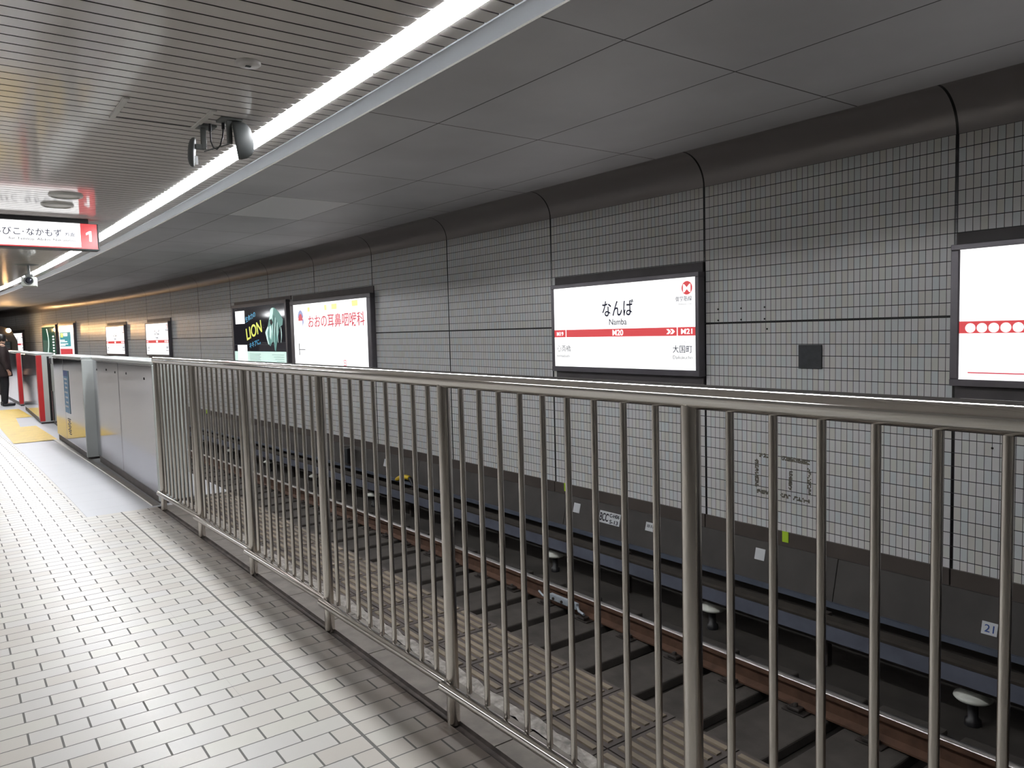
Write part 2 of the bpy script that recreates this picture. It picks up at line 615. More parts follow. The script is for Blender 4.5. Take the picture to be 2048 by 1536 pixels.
for t0, t1 in zip(SS, SS[1:]):
    m.face([B(t0, edge(t0) - .001, -.0), B(t1, edge(t1) - .001, -.0), B(t1, edge(t1), -1.22), B(t0, edge(t0), -1.22)])
struct(m.build('wall_near', M['bed'], recalc=False), 'dark side of the platform')
m = MB().sweep([(1.4, -.12), (EDGE - .01, -.12)], frange(SA, 7.4, 1.), closed=False)
struct(m.build('floor', M['bed'], recalc=False), 'concrete under the kerb stones')

# track bed
m = MB()
for t0, t1 in zip(SS, SS[1:]):
    m.face([B(t0, EDGE - .1, -1.20), B(t0, W + .2, -1.20), B(t1, W + .2, -1.20), B(t1, EDGE - .1, -1.20)])
struct(m.build('ground', M['bed'], recalc=False), 'dark concrete track bed')

# tiled wall, skirting, cable trough
m = MB().sweep([(W, ZB), (W, ZT)], SS, closed=False, uvv=[ZB, ZT])
struct(m.build('wall_right', M['tile'], recalc=False), 'wall of small upright tiles across the track')
struct(MB().sweep([(W, ZT), (W + .25, ZT), (W + .25, -1.25), (W + .02, -1.25), (W + .02, ZB), (W + .001, ZB)], SS, closed=False).build('wall_right', M['endwall'], recalc=False), 'back of the tiled wall')
st = []
m = MB()
for k in range(-3, 42):
    a, b = SW + k * DW + .006, SW + (k + 1) * DW - .006
    m.sweep([(W + .02, ZB), (W - .022, ZB), (W - .022, -.470), (W + .02, -.470)], [a, (a + b) / 2, b])
struct(m.build('baseboard_right', M['skirt']), 'brown skirting panels under the tiles')
m = MB()
for k in range(-2, 30):
    a, b = 6.795 + (k - 3) * 3.35 + .004, 6.795 + (k - 2) * 3.35 - .004
    m.sweep([(W + .02, -.472), (W - .04, -.470), (5.770, -.825), (5.770, -.845), (W + .02, -.845)], frange(a, b, 1.1))
struct(m.build('trim_5', M['trough']), 'dusty sloping cable trough cover')
struct(MB().sweep([(5.774, -.812), (5.752, -.815), (5.745, -.856), (5.775, -.856)], SS).build('trim_6', M['trough_lip']), 'blue-grey steel lip of the cable trough')
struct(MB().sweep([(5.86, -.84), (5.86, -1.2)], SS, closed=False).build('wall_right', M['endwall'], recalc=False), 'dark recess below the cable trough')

# cove and track ceiling
pr, uvv = [], []
for i in range(13):
    a = math.pi / 2 * i / 12
    pr.append((W - .2945 + .2945 * math.cos(a), ZT + .2945 * math.sin(a)))
    uvv.append(i * .04)
struct(MB().sweep(pr, SS, closed=False, uvv=uvv, smooth=True).build('trim_7', M['cove'], recalc=False), 'dark brown rounded cove above the tiles')
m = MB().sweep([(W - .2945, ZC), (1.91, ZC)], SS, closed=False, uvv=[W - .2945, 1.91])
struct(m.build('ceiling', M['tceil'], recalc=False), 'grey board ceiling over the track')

# platform ceiling: real slats
m, g = MB(), MB()
PITCH = .1035
t = 3.453 - PITCH * 80
while t < 62:
    for d0, d1 in (((-10.0, 1.588), (1.728, 1.834)) if t > .95 else ((-10.0, 1.834),)):
        a, b = t + .0055, t + PITCH - .0055
        m.face([B(a, d0, ZP), B(a, d1, ZP), B(b, d1, ZP), B(b, d0, ZP)])
        for q in (a, b):
            g.face([B(q, d0, ZP + .0005), B(q, d1, ZP + .0005), B(q, d1, ZP + .014), B(q, d0, ZP + .014)])
    t += PITCH
struct(m.build('ceiling', M['slat'], recalc=False), 'narrow cream slats of the platform ceiling')
struct(g.build('ceiling', M['slatgap'], recalc=False), 'dark edges of the ceiling slats')
struct(MB().sweep([(-10.0, ZP + .02), (1.835, ZP + .02)], SS, closed=False).build('ceiling', M['slatgap'], recalc=False), 'dark gaps above the slats')
# fascia
struct(MB().sweep([(1.842, ZP + .03), (1.842, ZP - .001), (1.908, 2.7125), (1.917, 2.7095), (1.922, 2.716), (1.922, ZC + .02), (1.905, ZC + .02), (1.905, ZP + .03)], SS).build('trim_8', M['fascia']), 'grey painted fascia at the edge of the platform ceiling')
struct(MB().sweep([(1.908, 2.7115), (1.9135, 2.7055), (1.919, 2.7085), (1.9215, 2.715)], SS).build('trim_9', M['lip']), 'thin bright lip below the fascia')
# the rest of the shell
struct(MB().sweep([(-10, 0), (-10, ZP + .02)], SS, closed=False).build('wall_left', M['wallleft'], recalc=False), 'pale wall beyond the other side of the platform')
m = MB()
m.face([B(SA, -10, -1.25), B(SA, W + .3, -1.25), B(SA, W + .3, ZC + .05), B(SA, -10, ZC + .05)])
struct(m.build('wall_back', M['wallleft'], recalc=False), 'wall behind the camera')
m = MB()
m.face([B(SZ, -10, -1.25), B(SZ, W + .3, -1.25), B(SZ, W + .3, ZC + .05), B(SZ, -10, ZC + .05)])
struct(m.build('wall_far', M['endwall'], recalc=False), 'dark end of the station')

# tactile paving
def slab(m, quad, z):
    m.face([B(s, d, z) for s, d in quad])


m = MB()
strips = [(13.53, 16.12, .905, .985, 1.485, 1.525), (16.12, 18.15, .985, 1.13, 1.28, 1.45), (18.15, 20.6, 1.13, 1.33, 1.735, 1.82)]
for s0, s1, da0, da1, db0, db1 in strips:
    n = max(2, int((db0 - da0) / .052))
    for k in range(n):
        f0, f1 = (k + .18) / n, (k + .82) / n
        for q in range(int((s1 - s0) / .3)):
            u0, u1 = q / int((s1 - s0) / .3), (q + .93) / int((s1 - s0) / .3)
            L = lambda p, f: (da0 + (da1 - da0) * p) * (1 - f) + (db0 + (db1 - db0) * p) * f
            S = lambda p: s0 + (s1 - s0) * p
            slab(m, [(S(u0), L(u0, f0)), (S(u0), L(u0, f1)), (S(u1), L(u1, f1)), (S(u1), L(u1, f0))], .010)
    slab(m, [(s0, da0), (s0, db0), (s1, db1), (s1, da1)], .005)
struct(m.build('trim_10', M['tactile'], recalc=False), 'yellow ribbed tactile paving in front of the gate opening')

# ------------------------------------------------------------------ ceiling strip lights
LP = 1.187
GL = 'strip lights in a line along the platform ceiling edge'
lamps = []
for k in range(-2, 46):
    a = 3.404 + k * LP
    t = thing('fluorescent_ceiling_light', 'glowing white tube light in the long line along the slatted ceiling edge', 'ceiling light', a + LP / 2, 1.658, ZP, 'platform', GL)
    if not lamps:
        h = LP / 2 - .0085
        q = MB().box(-.0625, .0625, -h, h, -.003, .016, .002).build('diffuser', M['lamp'], t)
        q['label'] = 'glowing white diffuser'
        MB().box(-.069, .069, -h - .005, h + .005, .017, .075, .004).box(-.0625, .0625, h + .0005, h + .0075, -.002, .017).build('housing', M['housing'], t)
    else:
        for ch in lamps[0].children:
            c = ch.copy()
            COL.objects.link(c)
            c.parent = t
    lamps.append(t)
# the second line of lights, over the other half of the platform (its reflection runs along the handrail)
for k in range(4):  # only the nearest shows in the handrail; farther repeats are added to light the distance
    t = thing('fluorescent_ceiling_light', 'broad boxy strip light over the middle of the platform, unseen left of the picture', 'ceiling light', 6.45 + k * 11.0, -3.2, ZP, 'platform', 'broad strip lights over the middle of the platform')
    MB().box(-.15, .15, -2.45, 2.45, -.11, -.001, .01).build('diffuser', M['lamp2'], t)

# ------------------------------------------------------------------ stainless fence
FD, FS, FP = 1.478, 1.267, 1.1858
fence = thing('platform_fence', 'long polished steel railing fence with closely set upright bars beside the track', 'fence', FS + 5 * FP, FD, 0)


def FL(s, d, z):                  # to fence-local
    return fence_inv @ B(s, d, z)


bpy.context.view_layer.update()
fence_inv = fence.matrix_world.inverted()
s_end = FS + 5 * FP
ss = [s_end + .028] + frange(s_end, FS - 4 * FP, .3)
hr = MB().tube([FL(s, FD, 1.326) for s in ss], .031, 24)
hr.build('handrail', M['steel'], fence)
for k in range(-3, 6):
    s = FS + k * FP
    m = MB().tube([FL(s, FD, -.005), FL(s, FD, 1.305)], .0248, 20)
    p = m.build('post', M['steel_bar'], fence)
for k in range(-3, 5):
    s0, s1 = FS + k * FP, FS + (k + 1) * FP
    MB().tube([FL(s1 + .014, FD - .036, .150), FL(s0 + .015, FD - .006, .150)], .0205, 16).build('bottom_rail', M['steel'], fence)
    for j in range(1, 10):
        s = s0 + (s1 - s0) * j / 10
        MB().tube([FL(s, FD, .160), FL(s, FD, 1.302)], .0102, 12).build('baluster', M['steel_bar'], fence)

# ------------------------------------------------------------------ platform gates
def gate(label, s0, s1, d0, d1, dep=.20, top=1.275, stripe=False, near_round=False, seam=None, name='platform_gate'):
    """a fixed gate panel standing from s0 (near) to s1 (far); d0, d1 the front face there"""
    t = thing(name, label, 'platform gate', s0, d0, 0)
    L = s1 - s0
    a = math.atan2(-(d1 - d0) + 0, L)                     # follow the front line
    t.rotation_euler = (0, 0, ang(s0 + L / 2) + a)
    m = MB()
    if seam:
        f = seam
        m.box(0, dep, .012, L * f - .003, .085, top, .012)
        m.box(0, dep, L * f + .003, L, .085, top, .012)
    else:
        m.box(0, dep, .012, L, .085, top, .014)
    m.build('panel', M['gate'], t)
    MB().box(-.012, dep + .012, -.002, L + .006, top + .001, top + .038, .012).build('top_cover', M['gate_top'], t)
    MB().box(.014, dep - .014, .02, L - .02, 0.001, .084).build('plinth', M['gate_dark'], t)
    MB().box(-.004, dep + .006, -.018, .011, .03, top, .008, 3).build('end_cover', M['gate_top'], t)
    if stripe:
        MB().box(-.008, .074, -.024, -.0185, .05, top - .004).box(-.010, -.005, -.022, .15, .09, top - .02).build('warning_stripe', M['red'], t)['label'] = 'red warning stripe'
        MB().box(dep * .62, dep * .62 + .035, -.0215, -.0185, .05, top - .03).build('door_slot', M['black'], t)
    return t


G1 = gate('silver gate panel with a centre seam, joined to the end of the steel railing', 7.45, 10.67, 1.496, 1.530, .26, seam=.5)
for (y, z) in ((.35, 1.14), (1.18, 1.165), (1.78, 1.16), (2.3, 1.175), (2.95, 1.16)):
    MB().lathe([(.013, 0), (.011, .003)], 12, (-.004, y, z), 'x').build('bolt_cover', M['midgrey'], G1)
G2 = gate('silver gate panel with a vertical blue sticker next to the yellow paving', 10.945, 13.66, 1.455, 1.50, .26, seam=.62)
st = MB().box(-.004, -.001, 1.20, 1.66, .50, 1.10)
st = st.build('sticker', M['blueB'], G2)
st['label'] = 'tall blue sticker'
MB().box(-.0055, -.0042, 1.28, 1.66, 1.02, 1.10).build('sticker_head', M['blueA'], st)
MB().box(-.0055, -.0042, 1.195, 1.245, .50, 1.10).build('sticker_border', M['bluepale'], st)
for i, z in enumerate((.98, .92, .86, .79, .72, .65, .59)):
    MB().box(-.0058, -.0044, 1.33, 1.60 - .04 * (i % 3), z - .012, z + .012).build('sticker_mark', M['panelwhite'] if False else M['white'], st)
q = MB()
for i in range(9):
    q.box(-.003, -.001, 1.25 + .04 * (i % 2), 1.42 + .04 * (i % 3), .20 + i * .026, .214 + i * .026)
q.build('small_print', M['inkgrey'], G2)
G3 = gate('silver gate box with red edge stripe, nearer of the two striped boxes', 16.42, 20.3, 1.64, 1.89, .255, stripe=True)
G4 = gate('silver gate box with red edge stripe behind the person in the dark coat', 21.55, 25.6, 1.98, 2.19, .23, stripe=True)
# closed door leaves between the boxes
for lab, s0, s1, d0, d1, par in (('grey sliding gate door closing the gap beside the blue-stickered panel', 13.70, 16.38, 1.66, 1.83, None),
                                 ('dark glazed sliding gate door between the two red-striped boxes', 20.35, 21.50, 2.0, 2.10, None)):
    t = thing('sliding_gate_door', lab, 'gate door', s0, d0, 0)
    L = s1 - s0
    t.rotation_euler = (0, 0, ang(s0 + L / 2) + math.atan2(-(d1 - d0), L))
    m = MB().box(0, .06, 0, L, .06, 1.22, .008).box(-.004, .064, .0, .09, .06, 1.21, .006).box(-.004, .064, L - .09, L, .06, 1.21, .006)
    m.build('door_leaf', M['gate'], t)
    MB().box(-.008, .068, .14, L - .14, .62, 1.12, .004).build('window', M['trainglass'], t)
    MB().box(.01, .05, .01, L - .01, .001, .059).build('bottom_guide', M['gate_dark'], t)
# sill plates in front of the gates
struct(MB().sweep([(1.425, 0), (1.430, .008), (1.488, .008), (1.488, 0)], frange(7.42, 13.6, 1.)).build('trim_11', M['steel_dull']), 'metal sill in front of the gates')

# ------------------------------------------------------------------ person
def person():
    s, d = 22.0, 1.74
    t = thing('person', 'person in a long dark brown coat and black trousers standing by the far gate', 'person', s, d, 0)
    # local x = facing (towards the track), y = along the platform
    V = [(0, 0, .93), (0, 0, 1.10), (-.01, 0, 1.28), (0, 0, 1.42), (.015, 0, 1.50), (.03, 0, 1.575), (.035, 0, 1.655)]
    E_ = [(0, 1), (1, 2), (2, 3), (3, 4), (4, 5), (5, 6)]
    Rr = [(.11, .15), (.11, .14), (.115, .16), (.08, .12), (.05, .05), (.085, .072), (.07, .062)]

    def chain(root, pts):
        p = root
        for co, r in pts:
            V.append(co)
            Rr.append(r if isinstance(r, tuple) else (r, r))
            E_.append((p, len(V) - 1))
            p = len(V) - 1
        return p
    for sg in (-1, 1):
        chain(0, [((0, .09 * sg, .86), .085), ((.02, .095 * sg, .50), .058), ((-.01, .10 * sg, .28), .050), ((-.015, .10 * sg, .09), .036), ((.09, .115 * sg, .035), .032), ((.15, .12 * sg, .028), .026)])
        w = chain(3, [((0, .17 * sg, 1.39), .055), ((-.02, .215 * sg, 1.12), .042), ((.05, .225 * sg, .90), .030), ((.075, .222 * sg, .84), (.018, .034))])
        for i in range(4):
            fx = .052 + i * .017
            chain(w, [((fx + .02, .225 * sg, .79), .009), ((fx + .026, .222 * sg, .755 + .006 * abs(i - 1)), .0085), ((fx + .020, .214 * sg, .728 + .008 * abs(i - 1)), .0075)])
        chain(w, [((.12, .205 * sg, .82), .010), ((.128, .198 * sg, .785), .009)])
    me = bpy.data.meshes.new('body')
    me.from_pydata([Vector(v) for v in V], E_, [])
    o = bpy.data.objects.new('body', me)
    COL.objects.link(o)
    md = o.modifiers.new('s', 'SKIN')
    for i, v in enumerate(me.skin_vertices[0].data):
        v.radius = Rr[i]
        v.use_root = (i == 0)
    o.modifiers.new('u', 'SUBSURF').levels = 2
    dg = bpy.context.evaluated_depsgraph_get()
    dg.update()
    m2 = bpy.data.meshes.new_from_object(o.evaluated_get(dg))
    bpy.data.objects.remove(o)
    m2.materials.clear()
    m2.materials.append(M['skin'])
    for f in m2.polygons:
        f.use_smooth = True
    b = bpy.data.objects.new('body', m2)
    COL.objects.link(b)
    b.parent = t
    # face
    q = MB()
    q.lathe([(.004, -.014), (.011, 0), (.008, .016), (.003, .028)], 10, (.118, 0, 1.575), 'z')
    for sg in (-1, 1):
        q.lathe([(.002, -.010), (.011, -.004), (.012, .004), (.004, .010)], 10, (.100, .030 * sg, 1.602), 'z')
        q.box(-.006, .018, .070 * sg - .007, .070 * sg + .007, 1.555, 1.620, .005)
    q.build('facial_features', M['skin'], t)
    # hair
    q = MB()
    q.lathe([(.070, 1.555), (.088, 1.58), (.094, 1.63), (.088, 1.68), (.064, 1.715), (.02, 1.73)], 20, (.018, 0, 0), 'z')
    q.build('hair', M['hair'], t)

    def loft(q, rings, n=20):
        R = [[q.bm.verts.new((cx + ax * math.cos(2 * math.pi * i / n), cy + ay * math.sin(2 * math.pi * i / n), z)) for i in range(n)] for cx, cy, z, ax, ay in rings]
        for r0, r1 in zip(R, R[1:]):
            for i in range(n):
                f = q.bm.faces.new((r0[i], r0[(i + 1) % n], r1[(i + 1) % n], r1[i]))
                f.smooth = True
        q.bm.faces.new(R[0][::-1])
        q.bm.faces.new(R[-1])
        return q
    q = MB()
    loft(q, [(.0, 0, .715, .185, .235), (0, 0, .74, .19, .24), (0, 0, .95, .165, .215), (0, 0, 1.12, .15, .20), (-.005, 0, 1.28, .15, .215), (0, 0, 1.40, .115, .205), (.005, 0, 1.455, .08, .12), (.012, 0, 1.50, .065, .07), (.014, 0, 1.515, .060, .062)])
    for sg in (-1, 1):
        q.tube([(0, .15 * sg, 1.41), (-.01, .205 * sg, 1.32), (-.02, .235 * sg, 1.12), (.02, .24 * sg, 1.0), (.05, .235 * sg, .885)], [.06, .068, .060, .054, .048], 14)
    q.build('coat', M['coat'], t)
    q = MB()
    for sg in (-1, 1):
        loft(q, [(-.015, .10 * sg, .055, .062, .058), (-.012, .10 * sg, .10, .058, .056), (0, .10 * sg, .30, .068, .066), (.015, .095 * sg, .52, .078, .075), (.0, .088 * sg, .80, .10, .087), (0, .07 * sg, .95, .11, .09)], 16)
    q.build('trousers', M['trousers'], t)
    q = MB()
    for sg in (-1, 1):
        q.box(-.085, .195, .11 * sg - .047, .11 * sg + .047, .002, .075, .03, 3)
        q.box(-.085, .02, .10 * sg - .045, .10 * sg + .045, .02, .11, .025, 3)
    q.build('shoes', M['shoe'], t)


person()

# ------------------------------------------------------------------ wall signs
YF = -.10                         # front of a wall box, local y (wall plane at 0)


def sign_box(label, sc, half, z0, z1, lit, bands=None, name='station_sign', cat='sign', group=None, panelmat=None, border=.045):
    t = thing(name, label, cat, sc, W, 0, 'wall', group)
    lx0, lx1, lz0, lz1 = lit
    m = MB()
    m.box(-half, half, YF, -.001, z1 - (z1 - lz1), z1, .004)              # top member down to the lit field
    m.box(-half, half, YF, -.001, z0, lz0, .004)
    m.box(-half, lx0, YF, -.001, lz0 - .003, lz1 + .003, .010, 3)
    m.box(lx1, half, YF, -.001, lz0 - .003, lz1 + .003, .010, 3)
    m.build('frame', M['frame'], t)
    p = MB().box(lx0 - .004, lx1 + .004, YF + .012, YF + .03, lz0 - .004, lz1 + .004).build('lit_panel', panelmat or M['panel'], t)
    p['label'] = 'glowing lit panel'
    if bands:
        bx0, bx1, ba, bb = bands
        if bb:
            MB().box(bx0, bx1, -.024, -.001, z1 - .01, bb).build('filler_panel', M['band'], t)
        if ba:
            MB().box(bx0, bx1, -.024, -.001, ba, z0 + .01).build('filler_panel', M['band'], t)
    return t, p


GS = 'backlit white signs on the track wall'
YT = YF + .0115
SCN = 5.888
ns, npan = sign_box('backlit station name sign with large legible name, left of the black square plate', SCN, 1.100, 1.012, 2.022, (-1.052, 1.053, 1.072, 1.976), (-1.103, 1.092, .936, 2.116), group=GS)
st = MB().box(-1.054, 1.055, YT - .002, YT, 1.410, 1.495).build('line_stripe', M['panelred'], npan)
st['label'] = 'red line stripe'
text('なんば', npan, M['navy'], -.003, 1.716, YT, h=.172, w=.468, bold=.012, name='station_name')
text('Namba', npan, M['navy'], 0, 1.569, YT, h=.066, w=.262, bold=.006, name='station_name_latin')
text('M20', npan, M['panelwhite'], 0, 1.453, YT - .0025, h=.062, w=.16, bold=.016, name='station_code')
text('M19', npan, M['panelwhite'], -.95, 1.450, YT - .0025, h=.046, w=.115, bold=.016, name='station_code')
text('M21', npan, M['panelwhite'], .944, 1.453, YT - .0025, h=.052, w=.14, bold=.016, name='station_code')
m = MB()
for x in (-.845, .826):
    m.box(x - .005, x + .005, YT - .004, YT - .002, 1.409, 1.496)
m.build('stripe_divider', M['panelwhite'], npan)
m = MB()
for x in (.685, .735):
    m.poly([(x, 1.428), (x + .03, 1.428), (x + .06, 1.453), (x + .03, 1.478), (x, 1.478), (x + .030, 1.453)], -.002, at=YT - .0022)
m.build('direction_arrows', M['panelwhite'], npan)
text('大国町', npan, M['navy'], 1.010, 1.279, YT, h=.075, w=.247, align='R', bold=.008, name='next_station')
text('Daikokucho', npan, M['inkgrey'], 1.010, 1.198, YT, h=.036, w=.243, align='R', name='next_station_latin')
text('だいこくちょう', npan, M['inkgrey'], 1.010, 1.345, YT, h=.022, w=.10, align='R', name='next_station_reading')
text('心斎橋', npan, M['inkgrey'], -1.012, 1.281, YT, h=.078, w=.24, align='L', name='previous_station')
text('Shinsaibashi', npan, M['inkgrey'], -1.018, 1.196, YT, h=.034, w=.23, align='L', name='previous_station_latin')
text('御堂筋線', npan, M['navy'], 1.010, 1.772, YT, h=.052, w=.206, align='R', name='line_name')
text('Midosuji Line', npan, M['inkgrey'], 1.008, 1.718, YT, h=.017, w=.165, align='R', name='line_name_latin')
lg = MB().lathe([(.066, 0), (.066, -.002)], 40, (.950, YT, 1.875), 'y').build('line_symbol', M['panelred'], npan)
lg['label'] = 'red round line symbol'
text('M', npan, M['panelwhite'], .950, 1.872, YT - .0025, h=.078, w=.092, bold=.004, name='line_letter')
dup(ns, 23.80, W, 0, 'lit station sign above the far end of the steel railing, right-hand of two', 'wall', GS)
dup(ns, 28.13, W, 0, 'lit station sign above the silver gates, between the teal poster and its twin', 'wall', GS)
dup(ns, 42.45, W, 0, 'farthest lit sign sliver with a red line, beside the train lamp glare', 'wall', GS)
# route map sign
RS = 1.47
rs, rp = sign_box('lit route map sign cut by the right picture edge, red band with white circles', RS, 1.105, 1.025, 2.032, (-1.044, 1.044, 1.074, 1.992), (-1.097, 1.10, .922, 2.118), name='route_map_sign', group=GS)
x0 = RS - 2.514
MB().box(-1.046, 1.046, YT - .002, YT, 1.401, 1.486).build('line_stripe', M['panelred'], rp)['label'] = 'red line stripe'
for i in range(24):
    MB().lathe([(.0335, 0), (.0335, -.0015)], 24, (RS - 2.440 + i * .0752, YT - .0022, 1.4385), 'y').build('stop_marker', M['panelwhite'], rp)
MB().box(RS - 2.454, 1.0, YT - .0015, YT, 1.118, 1.127).build('rule_line', M['adred'], rp)

# advertisement lightboxes
w_, wp = sign_box('big white lit advertisement with red characters and a round blue and red logo', 13.08, 1.672, .862, 2.192, (-1.53, 1.537, .93, 2.117), (-1.675, 1.66, None, 2.310), name='advertisement_lightbox', cat='advertisement', group='advertisement lightboxes on the track wall')
text('おおの耳鼻咽喉科', wp, M['adred'], .30, 1.775, YT, h=.245, w=2.28, bold=.012, name='clinic_name')
lg = MB().poly([(-1.19 + .13 * math.cos(a), 1.855 + .15 * math.sin(a)) for a in [math.pi * i / 16 for i in range(17)]], -.002, at=YT)
lg.build('logo_arch', M['adblue'], wp)
lg = MB().poly([(-1.19 + .10 * math.cos(a), 1.80 + .135 * math.sin(a)) for a in [math.pi * i / 16 for i in range(17)]], -.002, at=YT - .0025)
lg.build('logo_dome', M['adred'], wp)
MB().poly([(-1.11, 1.80), (-1.06, 1.86), (-1.05, 1.77), (-1.10, 1.68)], -.002, at=YT).build('logo_tail', M['adblue'], wp)
for i, (x, z, a, b) in enumerate(((-.80, 2.005, .05, .045), (-.06, 2.015, .05, .05), (.30, 2.02, .11, .05), (1.10, 2.045, .11, .05))):
    MB().box(x - a, x + a, YT - .002, YT, z - b, z + b).build('yellow_mark', M['adyellow'], wp)
m = MB()
m.box(-1.32, -1.292, YT - .002, YT, 1.13, 1.36).box(-1.30, -1.02, YT - .002, YT, 1.232, 1.246)
m.build('map_lines', M['ink'], wp)
m = MB()
m.box(.60, .70, YT - .002, YT, .955, .968).box(.60, .70, YT - .002, YT, 1.045, 1.058).box(.60, .613, YT - .002, YT, .955, 1.058).box(.687, .70, YT - .002, YT, .955, 1.058)
m.box(.635, .66, YT - .002, YT, .985, 1.03)
m.build('small_red_stamp', M['adred'], wp)

l_, lp = sign_box('dark lit advertisement poster with yellow slanting LION lettering and a pale teal figure', 16.425, 1.56, .862, 2.250, (-1.485, 1.475, .930, 2.182), (-1.56, 1.65, None, 2.322), name='advertisement_lightbox', cat='advertisement', group='advertisement lightboxes on the track wall', panelmat=M['poster'])
MB().box(-1.485, 1.475, YT - .002, YT, .931, 1.190).build('pale_footer', M['pbase'], lp)
MB().box(-1.34, -.77, YT - .003, YT, 1.815, 2.105).build('notice_card', M['panel'], lp)
MB().box(-1.27, -.69, YT - .004, YT - .0021, .945, 1.335).build('notice_card', M['panel'], lp)
text('LION', lp, M['plime'], -.25, 1.655, YT, h=.27, w=.92, rot=.20, bold=.012, name='headline')
text('に', lp, M['inkgrey'], .32, 1.73, YT, h=.085, name='headline_tail')
text('生命力の', lp, M['pcyan'], -.42, 1.955, YT, h=.13, w=.62, rot=.20, bold=.01, name='headline_upper')
text('キキアに。', lp, M['pcyan'], -.22, 1.365, YT, h=.125, w=.66, rot=.16, bold=.01, name='headline_lower')
m, m2, m3 = MB(), MB(), MB()
m.poly([(.75, 2.085), (.86, 2.115), (.97, 2.10), (1.19, 2.0), (1.36, 1.857), (1.33, 1.74), (1.19, 1.70), (1.08, 1.52), (1.0, 1.36), (.93, 1.20), (.88, 1.22), (.84, 1.40), (.75, 1.386), (.66, 1.305), (.55, 1.345),
        (.486, 1.45), (.40, 1.60), (.47, 1.66), (.55, 1.72), (.62, 1.84), (.69, 1.97)], -.0015, at=YT)
m2.poly([(.72, 2.06), (.80, 2.105), (.90, 2.10), (.86, 1.98), (.80, 1.90), (.66, 1.86), (.70, 1.97)], -.002, at=YT - .0002)
m2.poly([(.41, 1.60), (.47, 1.655), (.56, 1.73), (.60, 1.70), (.52, 1.60), (.54, 1.46), (.60, 1.34), (.55, 1.34), (.48, 1.45)], -.002, at=YT - .0002)
m2.poly([(.66, 1.72), (.72, 1.74), (.76, 1.62), (.70, 1.44), (.64, 1.50)], -.002, at=YT - .0002)
rnd = random.Random(3)
for i in range(7):
    xa = .80 + i * .075
    pts, back = [], []
    for j in range(7):
        f = j / 6
        x = xa + .10 * math.sin(f * 3.0 + i) * .35 - .05 * f
        z = 2.0 - .05 * i + (-.62 + .05 * i) * f
        wd = .012 * math.sin(math.pi * min(.95, f + .12)) + .003
        pts.append((x - wd, z))
        back.append((x + wd, z))
    (m2 if i % 2 == 0 else m3).poly(pts + back[::-1], -.002, at=YT - .0004)
m3.poly([(.70, 1.86), (.80, 1.87), (.84, 1.80), (.78, 1.74), (.70, 1.78)], -.003, at=YT - .002)
m.build('figure_mane', M['pteal'], lp)
m2.build('figure_highlights', M['pmint'], lp)
m3.build('figure_shadow', M['ink'], lp)
m = MB()
for i in range(5):
    m.box(-.55, .10 - .05 * (i % 2), YT - .003, YT - .002, 1.13 - i * .033, 1.137 - i * .033)
for i in range(4):
    m.box(.72 + .08 * i, 1.35, YT - .003, YT - .002, 1.12 - i * .045, 1.127 - i * .045)
m.build('footer_print', M['inkgrey'], lp)
MB().box(-1.48, .9, YT - .0025, YT - .0005, 1.335, 1.343).build('poster_rule', M['inkgrey'], lp)

c_, cp_ = sign_box('far lit poster with teal field, white left lines and red foot', 34.42, 1.14, .90, 2.235, (-1.07, 1.07, .96, 2.16), (-1.16, 1.16, None, 2.30), name='advertisement_lightbox', cat='advertisement', group='advertisement lightboxes on the track wall')
MB().box(-.98, .62, YT - .002, YT, 1.33, 1.90).build('poster_field', M['pblue'], cp_)
MB().box(-1.0, .80, YT - .002, YT, 1.0, 1.24).build('poster_foot', M['panelred'], cp_)
MB().box(-.85, -.50, YT - .004, YT - .0021, 1.70, 1.86).build('poster_badge', M['plime'], cp_)
m = MB()
for z, x in ((1.58, -.25), (1.52, .1), (1.43, .2), (1.38, -.2)):
    m.box(-.96, x, YT - .004, YT - .0021, z - .018, z + .018)
m.box(-.40, .15, YT - .004, YT - .0021, 1.74, 1.86)
m.build('poster_print', M['panelwhite'], cp_)
d_, dp_ = sign_box('farthest dark green poster with a white curved streak', 37.05, 1.12, .90, 2.235, (-1.05, 1.05, .96, 2.16), (-1.14, 1.14, None, 2.30), name='advertisement_lightbox', cat='advertisement', group='advertisement lightboxes on the track wall', panelmat=M['pgreen'])
pts = [(-.30 + .22 * math.sin(3.0 * i / 10), 2.08 - i * .10) for i in range(11)]
MB().poly([(x - .06, z) for x, z in pts] + [(x + .06, z) for x, z in pts[::-1]], -.002, at=YT).build('poster_streak', M['pmint'], dp_)
m = MB()
for i in range(7):
    m.box(.55, .80, YT - .002, YT, 1.72 - i * .12, 1.78 - i * .12)
m.build('poster_print', M['panelwhite'], dp_)

# ------------------------------------------------------------------ small things on the wall
t = thing('wall_box', 'small square black plate fixed to the tiles right of the station name sign', 'wall box', 3.719, W, 1.115, 'wall')
MB().box(-.108, .108, -.018, -.001, 0, .203, .003).build('cover', M['slate'], t)
t = thing('tape_residue', 'blotchy rectangular outline of old tape left on the lower tiles', 'stain', 3.987, W, -.045, 'wall')
m = MB()
rnd = random.Random(5)
X = lambda s: 3.987 - s


def flake(x, z, w, h):
    pts = []
    for i in range(8):
        a = 2 * math.pi * i / 8
        k = rnd.uniform(.55, 1.15)
        pts.append((x + w * k * math.cos(a), z + h * k * math.sin(a)))
    m.poly(pts, -.0008, at=-.0008)


def border(xa, za, xb, zb, wd, cover):
    L = math.hypot(xb - xa, zb - za)
    n = int(L / .011)
    for i in range(n):
        f = (i + .5) / n
        for j in range(3):
            if rnd.random() < cover:
                o = (j - 1) * wd / 3
                dx, dz = (zb - za) / L, (xb - xa) / L
                flake(xa + (xb - xa) * f + dx * o, za + (zb - za) * f + dz * o, .009, .009)


